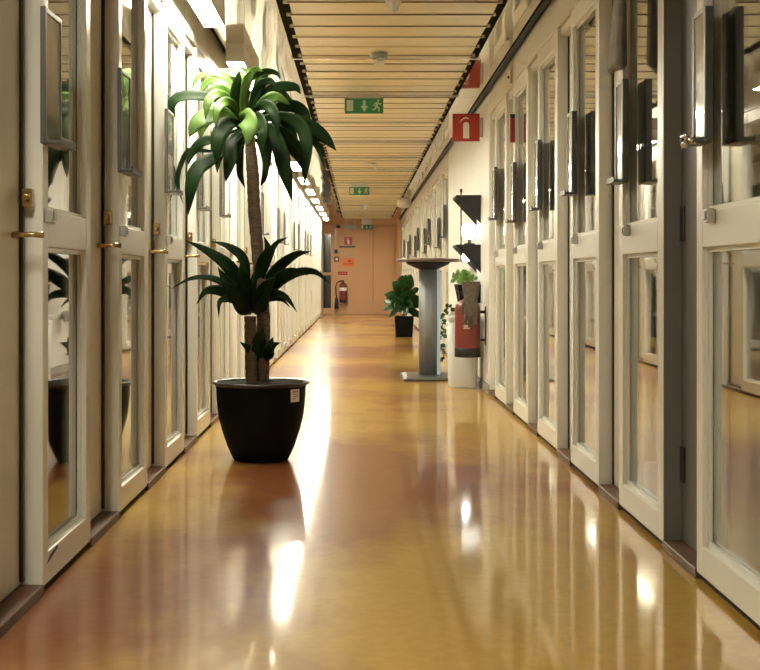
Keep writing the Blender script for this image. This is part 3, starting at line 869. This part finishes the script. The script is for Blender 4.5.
MB().use('tubebulb').lathe([(.018, -.035), (.034, -.06), (.040, -.085), (.034, -.112), (.012, -.126)], n=24).build('bulb', parent=t)
# wall planter with leafy plant
zpl = .715
t = thing('wall_planter', (XR, YH, zpl), 'leafy light-green plant in a planter box behind the extinguisher', 'potted plant')
MB().use('pot').rings([[(x_, y_, z) for x_, y_ in ((-.20+i, .02+i), (-.001, .02+i), (-.001, .46-i), (-.20+i, .46-i))] for i, z in ((.03, 0), (0, .16), (.012, .16), (.02, .12))], False).build('planter_box', parent=t)
MB().use('soil').box(-.175, -.02, .045, .435, .09, .135).build('soil', parent=t)
random.seed(5)
for k in range(52):
    p0 = Vector((random.uniform(-.16, -.04), random.uniform(.06, .40), .13))
    p1 = p0 + Vector((random.uniform(-.09, .03), random.uniform(-.12, .05), random.uniform(.02, .13)))
    p1.x = min(p1.x, -.03)
    d = Vector((random.uniform(-1, .6), random.uniform(-1, .3), random.uniform(-.4, .7))).normalized()
    p2 = p1 + d*.05; p2.x = min(p2.x, -.02)
    leaf_mesh([p1, (p1+p2)/2 + Vector((0, 0, .008)), p2], .036, random.uniform(-.6, .6), n=6, shape='oval').use('ivy').build('leaf', 'ivy', t, solid=.001)
    if k % 4 == 0: MB().use('ivy').tube([p0, (p0+p1)/2 + Vector((0, 0, .01)), p1], .002, 6).build('stem', parent=t)
# trailing vine hanging at the planter's far end
t = thing('trailing_vine', (XR, 12.85, .60), 'thin trailing vine hanging between the table column and the bin', 'plant')
vp = [(-.10, 0, -.01), (-.16, 0, .05), (-.19, -.03, .0), (-.235, -.05, -.1), (-.215, -.03, -.2), (-.26, -.05, -.3), (-.21, -.04, -.41), (-.23, -.04, -.50)]
MB().use('binp').lathe([(.05, -.10), (.07, .0), (.064, .0), (.06, -.02)], c=(-.085, 0, 0), n=24).box(-.02, -.003, -.02, .02, -.08, -.02).build('wall_pot', parent=t)
MB().use('leaf').tube(vp, .003, 6).build('stem', parent=t)
for k in range(24):
    u = k/24*(len(vp)-1); i = int(u); q = Vector(vp[i]).lerp(Vector(vp[min(i+1, len(vp)-1)]), u-i)
    d = Vector((random.uniform(-1, 1), random.uniform(-1, .4), random.uniform(-.6, .4))).normalized()*.055
    leaf_mesh([q, q+d*.5+Vector((0, 0, .008)), q+d], .042, random.uniform(-.6, .6), n=6, shape='oval').use('leaf2').build('leaf', 'leaf2', t, solid=.001)

# ------------------------------------------------------------------ the end wall
E = YE
def ex(px): return X(px, E)
def ez(py): return Z(py, E)
# glazed door at the left end
d = MB().use('peach')
xa, xb_ = ex(322.3), ex(334.3)
d.box(ex(331), xb_, E-.035, E-.001, 0, ez(232)); d.box(xa, ex(323.2), E-.035, E-.001, 0, ez(232)); d.box(xa, xb_, E-.035, E-.001, ez(234), ez(232))
d.box(ex(323.2), ex(331), E-.030, E-.001, .02, ez(308)); d.box(ex(323.2), ex(331), E-.030, E-.001, ez(275.5), ez(272.5))
d = struct(d.build('door_%d' % (len(doorsL+doorsR)+1), bevel=.004))
MB().use('darkglass').box(ex(323.2), ex(331), E-.015, E-.008, ez(308), ez(275.5)).build('lower_pane', parent=d)
MB().use('darkglass').box(ex(323.2), ex(331), E-.015, E-.008, ez(272.5), ez(234)).build('upper_pane', parent=d)
MB().use('steel').tube([(ex(330), E-.03, 1.03), (ex(330), E-.08, 1.03), (ex(327.5), E-.08, 1.03)], .011, 8).build('handle', parent=d)
# plain door leaf on the right of the end wall
d = MB().use('peach').box(ex(373.3), ex(394.6), E-.022, E-.001, .02, ez(226.5))
d = struct(d.build('door_%d' % (len(doorsL+doorsR)+2), bevel=.004))
MB().use('peach').box(ex(394.8), ex(396.9), E-.04, E-.001, 0, ez(224.6)).build('door_frame', parent=d, bevel=.003)
def wallbox(name, x0, x1, y0, y1, m, label, cat, th=.012, bevel=.003, lines=None):
    b = MB().use(m).box(ex(x0), ex(x1), E-th, E, ez(y1), ez(y0))
    if lines:
        lm, rows = lines; b.use(lm)
        for (u0, u1, v0, v1) in rows: b.box(ex(u0), ex(u1), E-th-.003, E-th-.0012, ez(v1), ez(v0))
    return tag(b.build(name, bevel=bevel, seg=1), label, cat)
t = thing('extinguisher_sign', (ex(348.3), E-.008, ez(241)), 'red square sign with white extinguisher on the end wall', 'sign')
MB().use('signred').box(-.10, .10, -.006, .006, -.10, .10).build('panel', parent=t, bevel=.002)
ext_pict(t, 0, -.005, .185, -.0065)
wallbox('shelf_strip', 339.3, 355, 246, 247.4, 'tealbar', 'thin dark strip below the red sign on the end wall', 'strip', .05)
wallbox('notice_sheet', 342, 353.5, 248.8, 257.2, 'peach', 'pale notice with faint print on the end wall above the orange poster', 'notice', .004, .001, ('signgrey', [(343, 346, 256, 256.5), (348, 349, 250, 256), (351.5, 352.5, 250, 256), (349, 352, 250, 250.6)]))
wallbox('orange_poster', 341.8, 354.2, 258.4, 266.8, 'orange', 'orange poster on the end wall above the extinguisher', 'poster', .004, .001, ('darkred', [(348, 351, 260, 262), (343, 353, 263.2, 263.6), (343, 352, 264.4, 264.8)]))
wallbox('red_label', 338, 347.5, 271.6, 275, 'darkred', 'small dark red label just above the far extinguisher', 'sign', .004, .001, ('orange', [(339.5, 341, 272.7, 273.9), (342, 343.5, 272.7, 273.9), (344.5, 346.2, 272.7, 273.9)]))
wallbox('alarm_box', 334.3, 337.8, 249.6, 253.6, 'black', 'small black box on the end wall left of the notices', 'box', .05)
t = wallbox('call_point', 334.2, 339.2, 256.6, 261.8, 'red', 'red fire alarm call point on the end wall', 'alarm', .05, .006, ('signwhite', [(335.6, 337.8, 258.1, 260.3)]))
wallbox('ceiling_sensor', 336.3, 340, 225.4, 228.2, 'black', 'small dark sensor high on the end wall under the ceiling', 'sensor', .05)
wallbox('cable_conduit', 335.7, 336.1, 228.3, 249.5, 'steel', 'thin cable duct running down the end wall to the black box', 'cable', .012, .001)
wallbox('wall_outlet', 372.3, 374.2, 301, 305.6, 'signgrey', 'small grey box at the foot of the end wall seam', 'outlet', .05)
wallbox('seam_strip', 372.9, 373.3, 226.2, 300.9, 'wood', 'thin brown upright strip on the end wall above the grey box', 'strip', .01, .001)
t = extinguisher((ex(343.3), E-.115, ez(302.5)), .095, .52, 'red fire extinguisher with looped black hose and horn at the end of the corridor')
hp = [(-.02, -.0, .535), (-.09, -.01, .55), (-.165, -.02, .50), (-.195, -.02, .38), (-.185, -.02, .24), (-.165, -.02, .12)]
MB().use('black').tube(hp, .013, 10).build('hose', parent=t)
MB().use('black').lathe([(.016, .13), (.038, .10), (.050, -.02), (.058, -.15), (.05, -.15), (.04, -.02)], c=(-.165, -.02, 0), n=24).build('horn', parent=t)
MB().use('signwhite').lathe([(.0962, .30), (.0962, .38)], n=40, cap=False).build('label_band', parent=t)
MB().use('black').box(-.03, .03, .09, .113, .25, .33).build('wall_bracket', parent=t)
# ------------------------------------------------------------------ light
w = bpy.data.worlds.new('world'); S.world = w; w.use_nodes = True
w.node_tree.nodes['Background'].inputs[0].default_value = (.6, .7, .9, 1)
w.node_tree.nodes['Background'].inputs[1].default_value = .05

S.view_settings.view_transform = 'Standard'; S.view_settings.look = 'None'
S.view_settings.gamma = 1; S.view_settings.use_curve_mapping = False
S.view_settings.exposure = 0.42
